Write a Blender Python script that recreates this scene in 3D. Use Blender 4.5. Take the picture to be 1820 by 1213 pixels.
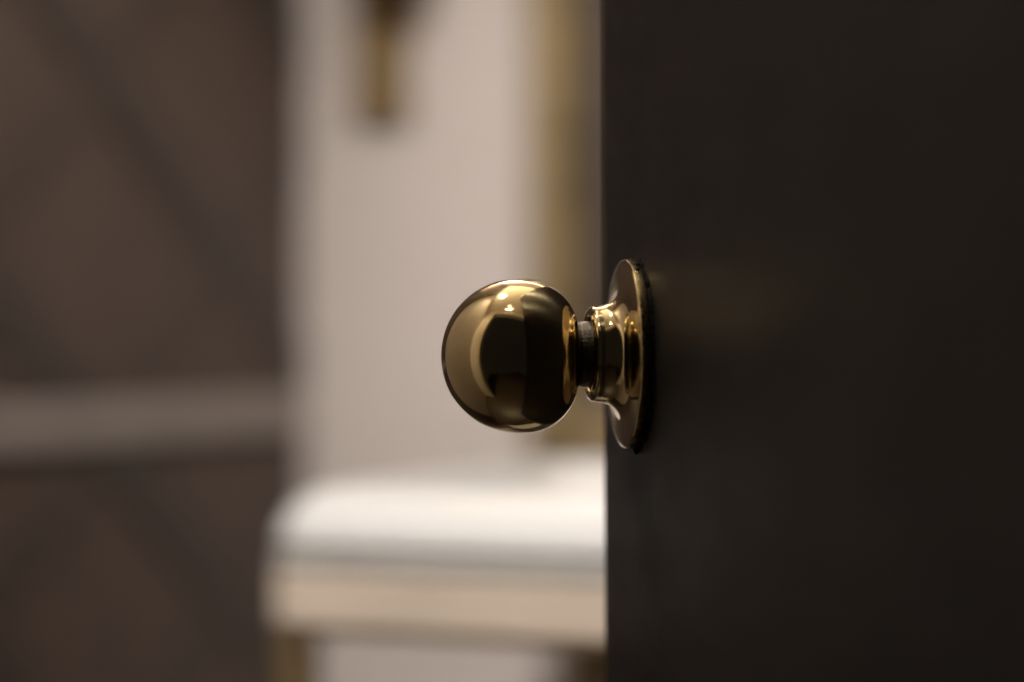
import bpy, bmesh, math, random
from mathutils import Vector, Matrix, noise
random.seed(4)
for o in list(bpy.data.objects): bpy.data.objects.remove(o)
C = bpy.context.scene.collection
S = bpy.context.scene

# ---------------------------------------------------------------- camera, world, light, exposure
cam = bpy.data.cameras.new('camera'); camo = bpy.data.objects.new('camera', cam); C.objects.link(camo)
camo.location = (0, 0, 1.0)
camo.rotation_euler = (math.radians(90), math.radians(0.25), 0)
cam.lens = 85; cam.sensor_width = 36; cam.clip_start = 0.01; cam.clip_end = 60
cam.dof.use_dof = True; cam.dof.focus_distance = 0.822; cam.dof.aperture_fstop = 2.9; cam.dof.aperture_ratio = 0.76
cam.dof.aperture_blades = 0
S.camera = camo
W = bpy.data.worlds.new('World'); S.world = W; W.use_nodes = True
bgn = W.node_tree.nodes['Background']
bgn.inputs[0].default_value = (1.0, 0.86, 0.74, 1); bgn.inputs[1].default_value = 0.012
S.view_settings.view_transform = 'Standard'; S.view_settings.look = 'None'
S.view_settings.exposure = 0.0; S.view_settings.gamma = 1.0
S.cycles.use_denoising = True
S.cycles.max_bounces = 10; S.cycles.diffuse_bounces = 6; S.cycles.glossy_bounces = 8
S.cycles.caustics_reflective = False; S.cycles.caustics_refractive = False
S.cycles.sample_clamp_indirect = 10.0

MAIN_W, FILL_W, FRONT_W, BAR_E, BULB_E, UP_W = 0.8, 7.5, 22.0, 9.0, 14.0, 15.5

# ---------------------------------------------------------------- frames of reference
BETA = math.radians(26)                      # the small room is turned against the view
H = Vector((0.141, 0.14, 0))                 # hinge corner of the doorway, inside face
U = Vector((math.cos(BETA), -math.sin(BETA), 0))   # to the right along the walls
N = Vector((math.sin(BETA), math.cos(BETA), 0))    # into the room
Z = Vector((0, 0, 1))
def R(u, v, z): return H + U*u + N*v + Z*z
AL = math.radians(8.06)
P0 = Vector((0.0428, 0.833, 0.9954))         # centre of the rose on the door face
A = Vector((-math.cos(AL), -math.sin(AL), 0))      # knob axis, out of the door face
T = Vector((-math.sin(AL), math.cos(AL), 0))       # along the door, towards its free edge
def D(s, a, z): return Vector((P0.x, P0.y, 0)) + T*s + A*a + Z*z
BACK, LEFT, RIGHT, CEIL = 1.436, -1.05, 0.55, 2.35

# ---------------------------------------------------------------- helpers
def mesh_obj(name, bm, mat, parent=None, smooth=False):
    me = bpy.data.meshes.new(name); bmesh.ops.recalc_face_normals(bm, faces=bm.faces)
    bm.to_mesh(me); bm.free(); me.materials.append(mat)
    if smooth:
        for p in me.polygons: p.use_smooth = True
    o = bpy.data.objects.new(name, me); C.objects.link(o)
    if parent is not None:
        o.parent = parent
        o.matrix_parent_inverse = Matrix.Translation(-org(parent))
    return o
def org(o):
    return Vector(o.get('_o', (0, 0, 0)))
def empty(name, loc):
    o = bpy.data.objects.new(name, None); C.objects.link(o); o.location = loc; o.empty_display_size = .05
    o['_o'] = tuple(loc); return o
def tag(o, label=None, cat=None, group=None, kind=None):
    if label: o['label'] = label
    if cat: o['category'] = cat
    if group: o['group'] = group
    if kind: o['kind'] = kind
    return o
def box(bm, fr, a0, a1, b0, b1, z0, z1, bev=0.0, seg=2):
    vs = [bm.verts.new(fr(a, b, z)) for a in (a0, a1) for b in (b0, b1) for z in (z0, z1)]
    fs = [(0,1,3,2),(4,6,7,5),(0,4,5,1),(2,3,7,6),(0,2,6,4),(1,5,7,3)]
    faces = [bm.faces.new([vs[i] for i in f]) for f in fs]
    if bev > 0:
        es = list({e for f in faces for e in f.edges})
        bmesh.ops.bevel(bm, geom=es, offset=bev, segments=seg, profile=0.5, affect='EDGES')
def boxobj(name, mat, parent, *a, fr=R, bev=0.0, smooth=False):
    bm = bmesh.new(); box(bm, fr, *a, bev=bev); return mesh_obj(name, bm, mat, parent, smooth)
def lathe(bm, c, ax, prof, seg=96, cap0=False, cap1=False, jit=None):
    ax = ax.normalized(); e1 = ax.orthogonal().normalized(); e2 = ax.cross(e1)
    rings = []
    for i, (s, r) in enumerate(prof):
        ring = []
        for k in range(seg):
            t = 2*math.pi*k/seg; d = e1*math.cos(t) + e2*math.sin(t)
            q = c + ax*s + d*r
            if jit: q = jit(q, i, t, d)
            ring.append(bm.verts.new(q))
        rings.append(ring)
    for a, b in zip(rings, rings[1:]):
        for k in range(seg):
            bm.faces.new((a[k], a[(k+1) % seg], b[(k+1) % seg], b[k]))
    if cap0: bm.faces.new(rings[0][::-1])
    if cap1: bm.faces.new(rings[-1])
def spline(pts, n=6):
    out = []
    for i in range(len(pts)-1):
        p0 = pts[max(i-1,0)]; p1 = pts[i]; p2 = pts[i+1]; p3 = pts[min(i+2,len(pts)-1)]
        for k in range(n):
            t = k/n
            out.append(tuple(0.5*((2*p1[j]) + (-p0[j]+p2[j])*t + (2*p0[j]-5*p1[j]+4*p2[j]-p3[j])*t*t + (-p0[j]+3*p1[j]-3*p2[j]+p3[j])*t**3) for j in (0,1)))
    out.append(pts[-1]); return out

# ---------------------------------------------------------------- materials
def mat(name, col, rough=0.5, metal=0.0, var=0.0, vscale=20.0, rvar=0.0, rscale=30.0, bump=0.0, bscale=200.0, stretch=(1,1,1), spec=0.5, coat=0.0):
    m = bpy.data.materials.new(name); m.use_nodes = True; nt = m.node_tree; b = nt.nodes['Principled BSDF']
    b.inputs['Base Color'].default_value = (*col, 1); b.inputs['Roughness'].default_value = rough
    b.inputs['Metallic'].default_value = metal; b.inputs['Specular IOR Level'].default_value = spec
    b.inputs['Coat Weight'].default_value = coat
    tc = nt.nodes.new('ShaderNodeTexCoord'); mp = nt.nodes.new('ShaderNodeMapping'); mp.inputs['Scale'].default_value = stretch
    nt.links.new(tc.outputs['Object'], mp.inputs[0])
    def nz(sc, det=4):
        n = nt.nodes.new('ShaderNodeTexNoise'); n.inputs['Scale'].default_value = sc; n.inputs['Detail'].default_value = det
        nt.links.new(mp.outputs[0], n.inputs['Vector']); return n
    def rng(src, lo, hi, a=0.3, z=0.7):
        r = nt.nodes.new('ShaderNodeMapRange'); r.inputs[1].default_value = a; r.inputs[2].default_value = z
        r.inputs[3].default_value = lo; r.inputs[4].default_value = hi; nt.links.new(src, r.inputs[0]); return r
    if var:
        n = nz(vscale); r = rng(n.outputs[0], 1-var, 1+var)
        x = nt.nodes.new('ShaderNodeVectorMath'); x.operation = 'SCALE'; x.inputs[0].default_value = col
        nt.links.new(r.outputs[0], x.inputs['Scale']); nt.links.new(x.outputs[0], b.inputs['Base Color'])
    if rvar:
        n = nz(rscale, 6); r = rng(n.outputs[0], max(0.0, rough-rvar), rough+rvar); nt.links.new(r.outputs[0], b.inputs['Roughness'])
    if bump:
        n = nz(bscale, 3); bp = nt.nodes.new('ShaderNodeBump'); bp.inputs['Strength'].default_value = bump
        bp.inputs['Distance'].default_value = 0.001; nt.links.new(n.outputs[0], bp.inputs['Height']); nt.links.new(bp.outputs[0], b.inputs['Normal'])
    return m
def emit(name, col, e):
    m = bpy.data.materials.new(name); m.use_nodes = True; b = m.node_tree.nodes['Principled BSDF']
    b.inputs['Base Color'].default_value = (*col, 1); b.inputs['Emission Color'].default_value = (*col, 1)
    b.inputs['Emission Strength'].default_value = e; return m

def brass_mat(name, col, rough, pits=True):
    """polished, handled brass: smudges in the gloss, fine pits, faint hairline scratches"""
    m = bpy.data.materials.new(name); m.use_nodes = True; nt = m.node_tree; L = nt.links.new
    b = nt.nodes['Principled BSDF']; b.inputs['Metallic'].default_value = 1
    tc = nt.nodes.new('ShaderNodeTexCoord')
    def node(t, **k):
        n = nt.nodes.new(t)
        for a, v in k.items(): setattr(n, a, v)
        return n
    smudge = node('ShaderNodeTexNoise'); smudge.inputs['Scale'].default_value = 70; smudge.inputs['Detail'].default_value = 7; smudge.inputs['Roughness'].default_value = .65
    L(tc.outputs['Object'], smudge.inputs['Vector'])
    rr = node('ShaderNodeMapRange'); rr.inputs[1].default_value = .38; rr.inputs[2].default_value = .72; rr.inputs[3].default_value = rough*.6; rr.inputs[4].default_value = rough*3.0
    L(smudge.outputs[0], rr.inputs[0]); L(rr.outputs[0], b.inputs['Roughness'])
    tar = node('ShaderNodeTexNoise'); tar.inputs['Scale'].default_value = 38; tar.inputs['Detail'].default_value = 5
    L(tc.outputs['Object'], tar.inputs['Vector'])
    t2 = node('ShaderNodeMapRange'); t2.inputs[1].default_value = .35; t2.inputs[2].default_value = .75; t2.inputs[3].default_value = 1.05; t2.inputs[4].default_value = .72
    L(tar.outputs[0], t2.inputs[0])
    pit = node('ShaderNodeTexVoronoi'); pit.inputs['Scale'].default_value = 420
    L(tc.outputs['Object'], pit.inputs['Vector'])
    pm = node('ShaderNodeMapRange'); pm.inputs[1].default_value = .04; pm.inputs[2].default_value = .10; pm.inputs[3].default_value = .45 if pits else .9; pm.inputs[4].default_value = 1.0
    L(pit.outputs['Distance'], pm.inputs[0])
    mul = node('ShaderNodeMath', operation='MULTIPLY'); L(t2.outputs[0], mul.inputs[0]); L(pm.outputs[0], mul.inputs[1])
    sc = node('ShaderNodeVectorMath', operation='SCALE'); sc.inputs[0].default_value = col; L(mul.outputs[0], sc.inputs['Scale'])
    L(sc.outputs[0], b.inputs['Base Color'])
    fine = node('ShaderNodeTexNoise'); fine.inputs['Scale'].default_value = 260; fine.inputs['Detail'].default_value = 4
    L(tc.outputs['Object'], fine.inputs['Vector'])
    wav = node('ShaderNodeTexNoise'); wav.inputs['Scale'].default_value = 60; wav.inputs['Detail'].default_value = 1
    L(tc.outputs['Object'], wav.inputs['Vector'])
    ad = node('ShaderNodeMath', operation='MULTIPLY_ADD'); L(wav.outputs[0], ad.inputs[0]); ad.inputs[1].default_value = 2.0; L(fine.outputs[0], ad.inputs[2])
    bp = node('ShaderNodeBump'); bp.inputs['Strength'].default_value = .35; bp.inputs['Distance'].default_value = .00006
    L(ad.outputs[0], bp.inputs['Height']); L(bp.outputs[0], b.inputs['Normal'])
    return m

M = dict(
    brass = brass_mat('polished_brass', (.63, .500, .265), .06),
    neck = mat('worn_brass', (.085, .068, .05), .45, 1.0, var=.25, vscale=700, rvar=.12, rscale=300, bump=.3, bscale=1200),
    rim = mat('tarnished_brass', (.30, .225, .10), .30, 1.0, var=.2, vscale=250, rvar=.08, rscale=300, bump=.15, bscale=700),
    door = mat('black_door_paint', (.0135, .0122, .0113), .46, var=.08, vscale=9, rvar=.05, rscale=14, bump=.2, bscale=420, stretch=(1,1,3), spec=.22),
    seam = mat('black_paint_seam', (.004, .0035, .003), .8, var=.4, vscale=400, bump=.4, bscale=900, spec=.15),
    wall = mat('pale_plaster', (.61, .54, .50), .75, var=.03, vscale=6, bump=.15, bscale=300),
    ceil = mat('warm_ceiling_paint', (.62, .55, .46), .8, var=.02, vscale=5, bump=.1),
    lwall = mat('brown_wall_covering', (.080, .054, .043), .6, var=.10, vscale=14, bump=.3, bscale=500),
    band = mat('dark_brown_batten', (.050, .037, .031), .55, var=.12, vscale=30, bump=.3, bscale=400),
    bandp = mat('mid_brown_batten', (.060, .042, .034), .55, var=.12, vscale=30, bump=.3, bscale=400),
    dado = mat('taupe_dado_paint', (.235, .200, .182), .6, var=.08, vscale=20, bump=.1),
    trim = mat('cream_trim_paint', (.62, .55, .44), .4, var=.03, vscale=9),
    floor = mat('brown_floor', (.06, .042, .028), .4, var=.3, vscale=9, stretch=(1,8,1)),
    fbrass = mat('satin_brass', (.52, .40, .225), .5, 1.0, var=.1, vscale=30, rvar=.06),
    stem = mat('aged_brass_stem', (.26, .175, .07), .6, .4, var=.15, vscale=40),
    tan = mat('champagne_apron', (.70, .59, .48), .42, .0, var=.08, vscale=14),
    grey = mat('grey_stone_top', (.52, .495, .46), .4, var=.06, vscale=40),
    white = mat('white_ceramic', (.60, .595, .59), .16, var=.01, vscale=8, coat=.4),
    dark = mat('black_bronze', (.014, .011, .008), .4, .6, var=.2),
    mirror = mat('mirror_glass', (.72, .70, .68), .03, 1.0, var=.02, vscale=5),
    bar = emit('warm_light_bar', (1.0, .86, .68), BAR_E),
    bulb = emit('warm_bulb', (1.0, .86, .70), BULB_E),
    lens = emit('downlight_lens', (1.0, .84, .64), 12.0),
)

# ---------------------------------------------------------------- the setting
bm = bmesh.new(); box(bm, R, LEFT-.1, RIGHT+.1, -1.6, BACK+.1, -.1, 0); tag(mesh_obj('floor', bm, M['floor']), kind='structure')
bm = bmesh.new(); box(bm, R, LEFT-.1, RIGHT+.1, -.1, BACK+.1, CEIL, CEIL+.1); tag(mesh_obj('ceiling', bm, M['ceil']), kind='structure')
bm = bmesh.new(); box(bm, R, LEFT-.1, RIGHT+.1, BACK, BACK+.1, 0, CEIL); tag(mesh_obj('wall_back', bm, M['wall']), kind='structure')
bm = bmesh.new(); box(bm, R, RIGHT, RIGHT+.1, 0, BACK, 0, CEIL); tag(mesh_obj('wall_right', bm, M['wall']), kind='structure')
bm = bmesh.new(); box(bm, R, LEFT-.1, LEFT, 0, BACK, 0, CEIL); wl = tag(mesh_obj('wall_left', bm, M['wall']), kind='structure')
PAN0 = .82
bm = bmesh.new()
OPW, OPH = .80, 2.05
box(bm, R, LEFT-.1, -OPW, -.1, 0, 0, CEIL); box(bm, R, .105, RIGHT+.1, -.1, 0, 0, CEIL); box(bm, R, -OPW, .105, -.1, 0, OPH, CEIL)
tag(mesh_obj('wall_front', bm, M['wall']), kind='structure')

# lattice of crossed battens on the brown wall and the dado rail over it
def clip(poly, axis, lim, keep_less):
    out = []
    for i in range(len(poly)):
        p, q = poly[i], poly[(i+1) % len(poly)]
        ip = (p[axis] <= lim) if keep_less else (p[axis] >= lim); iq = (q[axis] <= lim) if keep_less else (q[axis] >= lim)
        if ip: out.append(p)
        if ip != iq:
            t = (lim-p[axis])/(q[axis]-p[axis]); out.append((p[0]+(q[0]-p[0])*t, p[1]+(q[1]-p[1])*t))
    return out
wp = tag(empty('wall_panel', R(LEFT, 1.18, 0)), 'dark brown wall panel with crossed diagonal battens and a taupe rail', 'wall panel')
boxobj('panel', M['lwall'], wp, LEFT-.001, LEFT+.012, PAN0, BACK-.002, .005, CEIL-.005)
FACE = LEFT+.012
def batten(slope, z_at, half, th, m):
    f = lambda v: z_at + slope*(v-1.2)
    poly = [(PAN0+.01, f(PAN0+.01)-half), (BACK-.002, f(BACK-.002)-half), (BACK-.002, f(BACK-.002)+half), (PAN0+.01, f(PAN0+.01)+half)]
    poly = clip(clip(poly, 1, .01, False), 1, CEIL-.01, True)
    if len(poly) < 3: return
    b = bmesh.new()
    lo = [b.verts.new(R(FACE-.002, v, z)) for v, z in poly]; hi = [b.verts.new(R(FACE+th, v, z)) for v, z in poly]
    b.faces.new(lo[::-1]); b.faces.new(hi)
    for i in range(len(poly)): b.faces.new((lo[i], lo[(i+1) % len(poly)], hi[(i+1) % len(poly)], hi[i]))
    mesh_obj('batten', b, m, wp)
for k in range(-5, 10):
    batten(-.80, .913+.25*k, .028, .0025, M['band'])
    batten(.84, .962+.25*k, .026, .0014, M['bandp'])
bm = bmesh.new(); box(bm, R, FACE-.002, FACE+.0045, PAN0+.005, BACK-.004, .927, .964, bev=.0012)
mesh_obj('rail', bm, M['dado'], wp)

# ---------------------------------------------------------------- door frame round the opening (seen in the knob)
df = tag(empty('door_frame', R(-OPW/2, 0, 0)), 'cream moulded door frame round the doorway mirrored in the brass knob', 'door frame')
boxobj('jamb', M['trim'], df, -OPW+.001, -OPW+.026, -.108, .006, 0, OPH-.026)
boxobj('jamb', M['trim'], df, .079, .104, -.108, .006, 0, OPH-.026)
boxobj('head_jamb', M['trim'], df, -OPW+.001, .104, -.108, .006, OPH-.026, OPH-.001)
for (u0, u1, nm) in ((-OPW-.055, -OPW+.008, 'architrave'), (.097, .160, 'architrave')):
    b = bmesh.new(); box(b, R, u0, u1, .0005, .014, 0, OPH-.008); box(b, R, u0, u0+.02, .0145, .022, 0, OPH-.008); box(b, R, u1-.012, u1-.002, .0145, .019, 0, OPH-.008)
    mesh_obj(nm, b, M['trim'], df)
b = bmesh.new(); box(b, R, -OPW-.055, .160, .0005, .014, OPH-.007, OPH+.055); box(b, R, -OPW-.055, .160, .0145, .022, OPH+.035, OPH+.055)
mesh_obj('head_architrave', b, M['trim'], df)

# ---------------------------------------------------------------- the door with its knob
door = tag(empty('door', D(-.78, -.02, 0)), 'black painted door standing ajar with a round polished brass knob', 'door')
bm = bmesh.new(); box(bm, D, -.78, .0642, -.04, 0, .008, 2.02, bev=.0016, seg=3)
mesh_obj('door_leaf', bm, M['door'], door)
PX = 1/5063.0; PR = 1/5158.0
def ax(l): return [(s*PX, r*PR) for s, r in l]
# rose: thin round plate swept up into a collar
edge = [(4.5,150),(4.5,167),(5.2,168),(19,168),(21.5,167.6),(23.2,166.4),(24.0,164.6),(24.3,161.5)]
face = spline([(24.3,161.5),(25.2,150),(27.0,132),(29.2,117),(33,106),(39,97.5),(47,91.5),(56,87.5),(66,85.6),(76,84.8)], 6)
lip = spline([(76,84.8),(80,83.6),(83.5,80.5),(85.8,75.5),(86,70),(83,66),(76,64.5),(66,64),(58,63)], 5)
bm = bmesh.new()
lathe(bm, P0, A, ax(edge[4:] + face[1:] + lip[1:]), 160)
rose = mesh_obj('rose', bm, M['brass'], door, True); rose['label'] = 'thin round brass backplate sweeping into a collar'
bm = bmesh.new(); lathe(bm, P0, A, ax(edge[:4] + [(21.4,167.5)]), 160)
mesh_obj('rim', bm, M['rim'], rose, True)['label'] = 'tarnished edge of the backplate'
# knob: ball, a little flattened towards the door
prof = []
for k in range(0, 61):
    c = -1 + 2*k/60.0; ang = math.pi/2*c
    sx, sy = math.sin(ang), math.cos(ang)
    if c < 0:   # towards the door
        n = 2.42; a_, r_ = 106.0, 136.5
    else:
        n = 2.04; a_, r_ = 135.5, 136.5
    x = math.copysign(abs(sx)**(2/n), sx)*a_; y = (max(sy, 0.0)**(2/n))*r_
    prof.append((206+x, max(y, .02)))
bm = bmesh.new(); lathe(bm, P0 + Z*(-.0005), A, ax(prof), 160)
bmesh.ops.remove_doubles(bm, verts=bm.verts, dist=1e-5)
knob = mesh_obj('knob', bm, M['brass'], door, True); knob['label'] = 'polished brass ball knob flattened towards the door'
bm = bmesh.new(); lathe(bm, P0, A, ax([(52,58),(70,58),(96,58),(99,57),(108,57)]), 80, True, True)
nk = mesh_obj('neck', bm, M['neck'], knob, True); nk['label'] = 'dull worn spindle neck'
# ragged black paint round the back of the rose
bm = bmesh.new()
def rag(q, i, t, d):
    w = noise.fractal(Vector((math.cos(t)*9, math.sin(t)*9, 2.0)), .9, 2.1, 5)
    f = noise.noise(Vector((math.cos(t)*40, math.sin(t)*40, 5.0)))
    amt = (.0, .0, .0003, .0006, .0008, .0)[i]
    return q + d*(w*amt*1.2 + f*amt*.8) + A*((w+f)*.0002 if 1 <= i <= 3 else 0)
lathe(bm, P0, A, [(.0006, .0300), (.0009, .0318), (.0010, .0326), (.0007, .0330), (.0001, .0334), (-.0006, .0334)], 420, jit=rag)
mesh_obj('paint_seam', bm, M['seam'], door, True)
# lumps of dried paint at the edge of the rose
def lump(name, m, ang, s, r, size, seed):
    e1 = T; e2 = Z; d = e1*math.cos(ang) + e2*math.sin(ang); tn = e2*math.cos(ang) - e1*math.sin(ang)
    b = bmesh.new(); bmesh.ops.create_icosphere(b, subdivisions=3, radius=1)
    for v in b.verts:
        n = 1 + .35*noise.noise(v.co*1.7 + Vector((seed, 0, 0)))
        c = v.co*n; v.co = P0 + A*(s + c.x*size[0]) + d*(r + c.y*size[1]) + tn*(c.z*size[2])
    return mesh_obj(name, b, m, door, True)
lump('paint_blob', M['seam'], math.radians(118), .0024, .0325, (.0008, .0004, .0007), 1)
lump('paint_blob', M['seam'], math.radians(112), .0016, .0327, (.0008, .0004, .0006), 2)
lump('paint_blob', M['seam'], math.radians(262), .0010, .0338, (.0009, .0010, .0005), 3)
lump('paint_blob', M['seam'], math.radians(228), .0010, .0333, (.0010, .0006, .0012), 4)
lump('paint_blob', M['seam'], math.radians(205), .0012, .0332, (.0009, .0005, .0009), 7)
lump('brass_burr', M['brass'], math.radians(122), .0030, .03235, (.0008, .0005, .0006), 5)
# hinges on the far end of the door
for z in (.25, 1.0, 1.78):
    bm = bmesh.new(); lathe(bm, D(-.786, -.022, z), Z, [(0,.0055),(.0005,.006),(.089,.006),(.09,.0055)], 20, True, True)
    mesh_obj('hinge', bm, M['fbrass'], door, True)

# ---------------------------------------------------------------- wash stand and basin
va = tag(empty('washstand', R(-.5, 1.2, 0)), 'washstand on slim brass legs with a tan apron and grey stone top', 'washstand')
boxobj('countertop', M['grey'], va, -.794, -.20, .9955, BACK-.004, .8695, .880, bev=.002)
bm = bmesh.new(); box(bm, R, -.795, -.20, .9965, 1.022, .838, .869, bev=.002); box(bm, R, -.795, -.773, 1.023, BACK-.004, .838, .866, bev=.004)
mesh_obj('apron', bm, M['tan'], va)
bm = bmesh.new(); box(bm, R, -.7965, -.20, .9985, 1.0235, .8335, .8375, bev=.001)
mesh_obj('brass_trim', bm, M['fbrass'], va)
for (u, v) in ((-.796, .9990), (-.796, 1.41), (-.220, .9990), (-.220, 1.41)):
    boxobj('leg', M['fbrass'], va, u, u+.019, v, v+.019, 0, .833, bev=.0015)
boxobj('lower_shelf', M['grey'], va, -.783, -.22, 1.018, 1.405, .22, .24, bev=.002)
# basin: soft rectangular bowl with a thick rounded rim
bm = bmesh.new()
def ring(ins, z, rad=.024, seg=18):
    out = []; u0, u1, v0, v1 = -.803+ins*.45, -.206-ins*.45, .996+ins, 1.416-ins; rad = max(rad-ins*.6, .012)
    for (cu, cv, a0) in ((u1-rad, v1-rad, 0), (u0+rad, v1-rad, 90), (u0+rad, v0+rad, 180), (u1-rad, v0+rad, 270)):
        for k in range(seg):
            t = math.radians(a0 + 90*k/(seg-1)); out.append(bm.verts.new(R(cu+rad*math.cos(t), cv+rad*math.sin(t), z)))
    return out
rs = [ring(.030,.8805), ring(.004,.8805), ring(.001,.882), ring(.0,.886), ring(.002,.8915), ring(.006,.898), ring(.013,.905), ring(.022,.911), ring(.031,.9150), ring(.040,.9162), ring(.047,.9150),
      ring(.052,.911), ring(.060,.902), ring(.072,.892), ring(.10,.8875), ring(.17,.886)]
for a, b in zip(rs, rs[1:]):
    for k in range(72): bm.faces.new((a[k], a[(k+1) % 72], b[(k+1) % 72], b[k]))
bm.faces.new(rs[0][::-1]); bm.faces.new(rs[-1])
tag(mesh_obj('washbasin', bm, M['white'], None, True), 'white ceramic basin with soft rounded corners resting on the washstand', 'basin')

# ---------------------------------------------------------------- brass framed mirror on the back wall
mi = tag(empty('mirror', R(-.5, BACK, .92)), 'wall mirror in a satin brass frame above the washstand', 'mirror')
mu0, mu1, mz0, mz1, fw = -.832, -.25, .914, 1.58, .030
boxobj('frame_stile', M['fbrass'], mi, mu0, mu0+fw, BACK-.028, BACK-.001, mz0, mz1, bev=.003)
boxobj('frame_stile', M['fbrass'], mi, mu1-fw, mu1, BACK-.028, BACK-.001, mz0, mz1, bev=.003)
boxobj('frame_rail', M['fbrass'], mi, mu0+fw+.0005, mu1-fw-.0005, BACK-.028, BACK-.001, mz0, mz0+fw, bev=.003)
boxobj('frame_rail', M['fbrass'], mi, mu0+fw+.0005, mu1-fw-.0005, BACK-.028, BACK-.001, mz1-fw, mz1, bev=.003)
boxobj('glass', M['mirror'], mi, mu0+fw-.004, mu1-fw+.004, BACK-.012, BACK-.006, mz0+fw-.004, mz1-fw+.004)

# ---------------------------------------------------------------- lamps
def light(name, loc, aim, power, size, cone, blend, col, parent):
    l = bpy.data.lights.new(name, 'SPOT'); l.energy = power; l.shadow_soft_size = size; l.spot_size = math.radians(cone); l.spot_blend = blend; l.color = col
    o = bpy.data.objects.new(name, l); C.objects.link(o)
    d = (aim-loc).normalized(); o.rotation_euler = d.to_track_quat('-Z', 'Y').to_euler(); o.location = loc
    o.parent = parent; o.matrix_parent_inverse = Matrix.Translation(-org(parent)); return o
# wall lamp: brass stem, dark cup, glass bulb above the picture
so = R(-.936, BACK-.048, 0)
sc = tag(empty('wall_lamp', R(-.929, BACK, 1.2)), 'wall lamp with a dark cup shade on a narrow brass backplate', 'wall lamp')
boxobj('backplate', M['stem'], sc, -.964-.022, -.964+.022, BACK-.013, BACK-.0005, 1.170, 1.42, bev=.002)
bm = bmesh.new(); lathe(bm, so+Z*1.282, Z, [(0,.018),(.004,.026),(.014,.030),(.03,.0325),(.06,.034),(.19,.035),(.19,.033),(.06,.032),(.045,.029)], 48, True, True); mesh_obj('shade', bm, M['dark'], sc, True)
bm = bmesh.new(); lathe(bm, so+Z*1.31, Z, [(0,.012),(.02,.014),(.05,.024),(.08,.027),(.10,.022),(.115,.012),(.12,.003)], 40, True, True); mesh_obj('bulb', bm, M['bulb'], sc, True)
bm = bmesh.new(); lathe(bm, R(-.94, BACK-.034, 1.36), N, [(.018,.008),(.0205,.008)], 32, True, True); mesh_obj('bracket', bm, M['fbrass'], sc, True)
light('uplight', so+Z*1.445, R(-.80, .95, CEIL), UP_W*10, .03, 150, .6, (1.0, .93, .86), sc)
# bar lamp over the mirror
ba = tag(empty('mirror_light', R(-.6, BACK, 1.7)), 'slim brass light bar fixed above the mirror', 'wall lamp')
boxobj('mount', M['fbrass'], ba, -.62, -.58, BACK-.04, BACK-.0005, 1.705, 1.735, bev=.002)
boxobj('housing', M['fbrass'], ba, -.76, -.44, BACK-.075, BACK-.041, 1.705, 1.735, bev=.002)
boxobj('diffuser', M['bar'], ba, -.755, -.445, BACK-.072, BACK-.044, 1.690, 1.7045, bev=.002)
# ceiling downlights
def downlight(u, v, label, aim, power, cone, blend, size):
    o = tag(empty('downlight', R(u, v, CEIL)), label, 'downlight', 'downlights in the ceiling')
    b = bmesh.new(); lathe(b, R(u, v, CEIL-.012), Z, [(.010,.034),(.002,.036),(0,.040),(.002,.046),(.0115,.048)], 40); mesh_obj('bezel', b, M['fbrass'], o, True)
    b = bmesh.new(); lathe(b, R(u, v, CEIL-.004), Z, [(0,.034),(.003,.034)], 32, True, True); mesh_obj('lens', b, M['lens'], o)
    light('beam', R(u, v, CEIL-.02), aim, power, size, cone, blend, (1.0, .95, .895), o)
downlight(-.42, .86, 'ceiling downlight aimed at the white basin', R(-.62, 1.26, .90), MAIN_W*10, 62, .9, .08)
downlight(-.86, .70, 'ceiling downlight beside the brown lattice wall', R(-.94, .0, 1.0), FILL_W*10, 84, 1.0, .05)
downlight(-.52, .24, 'ceiling downlight just inside the doorway', R(-.68, BACK, .80), FRONT_W*10, 48, 1.0, .16)
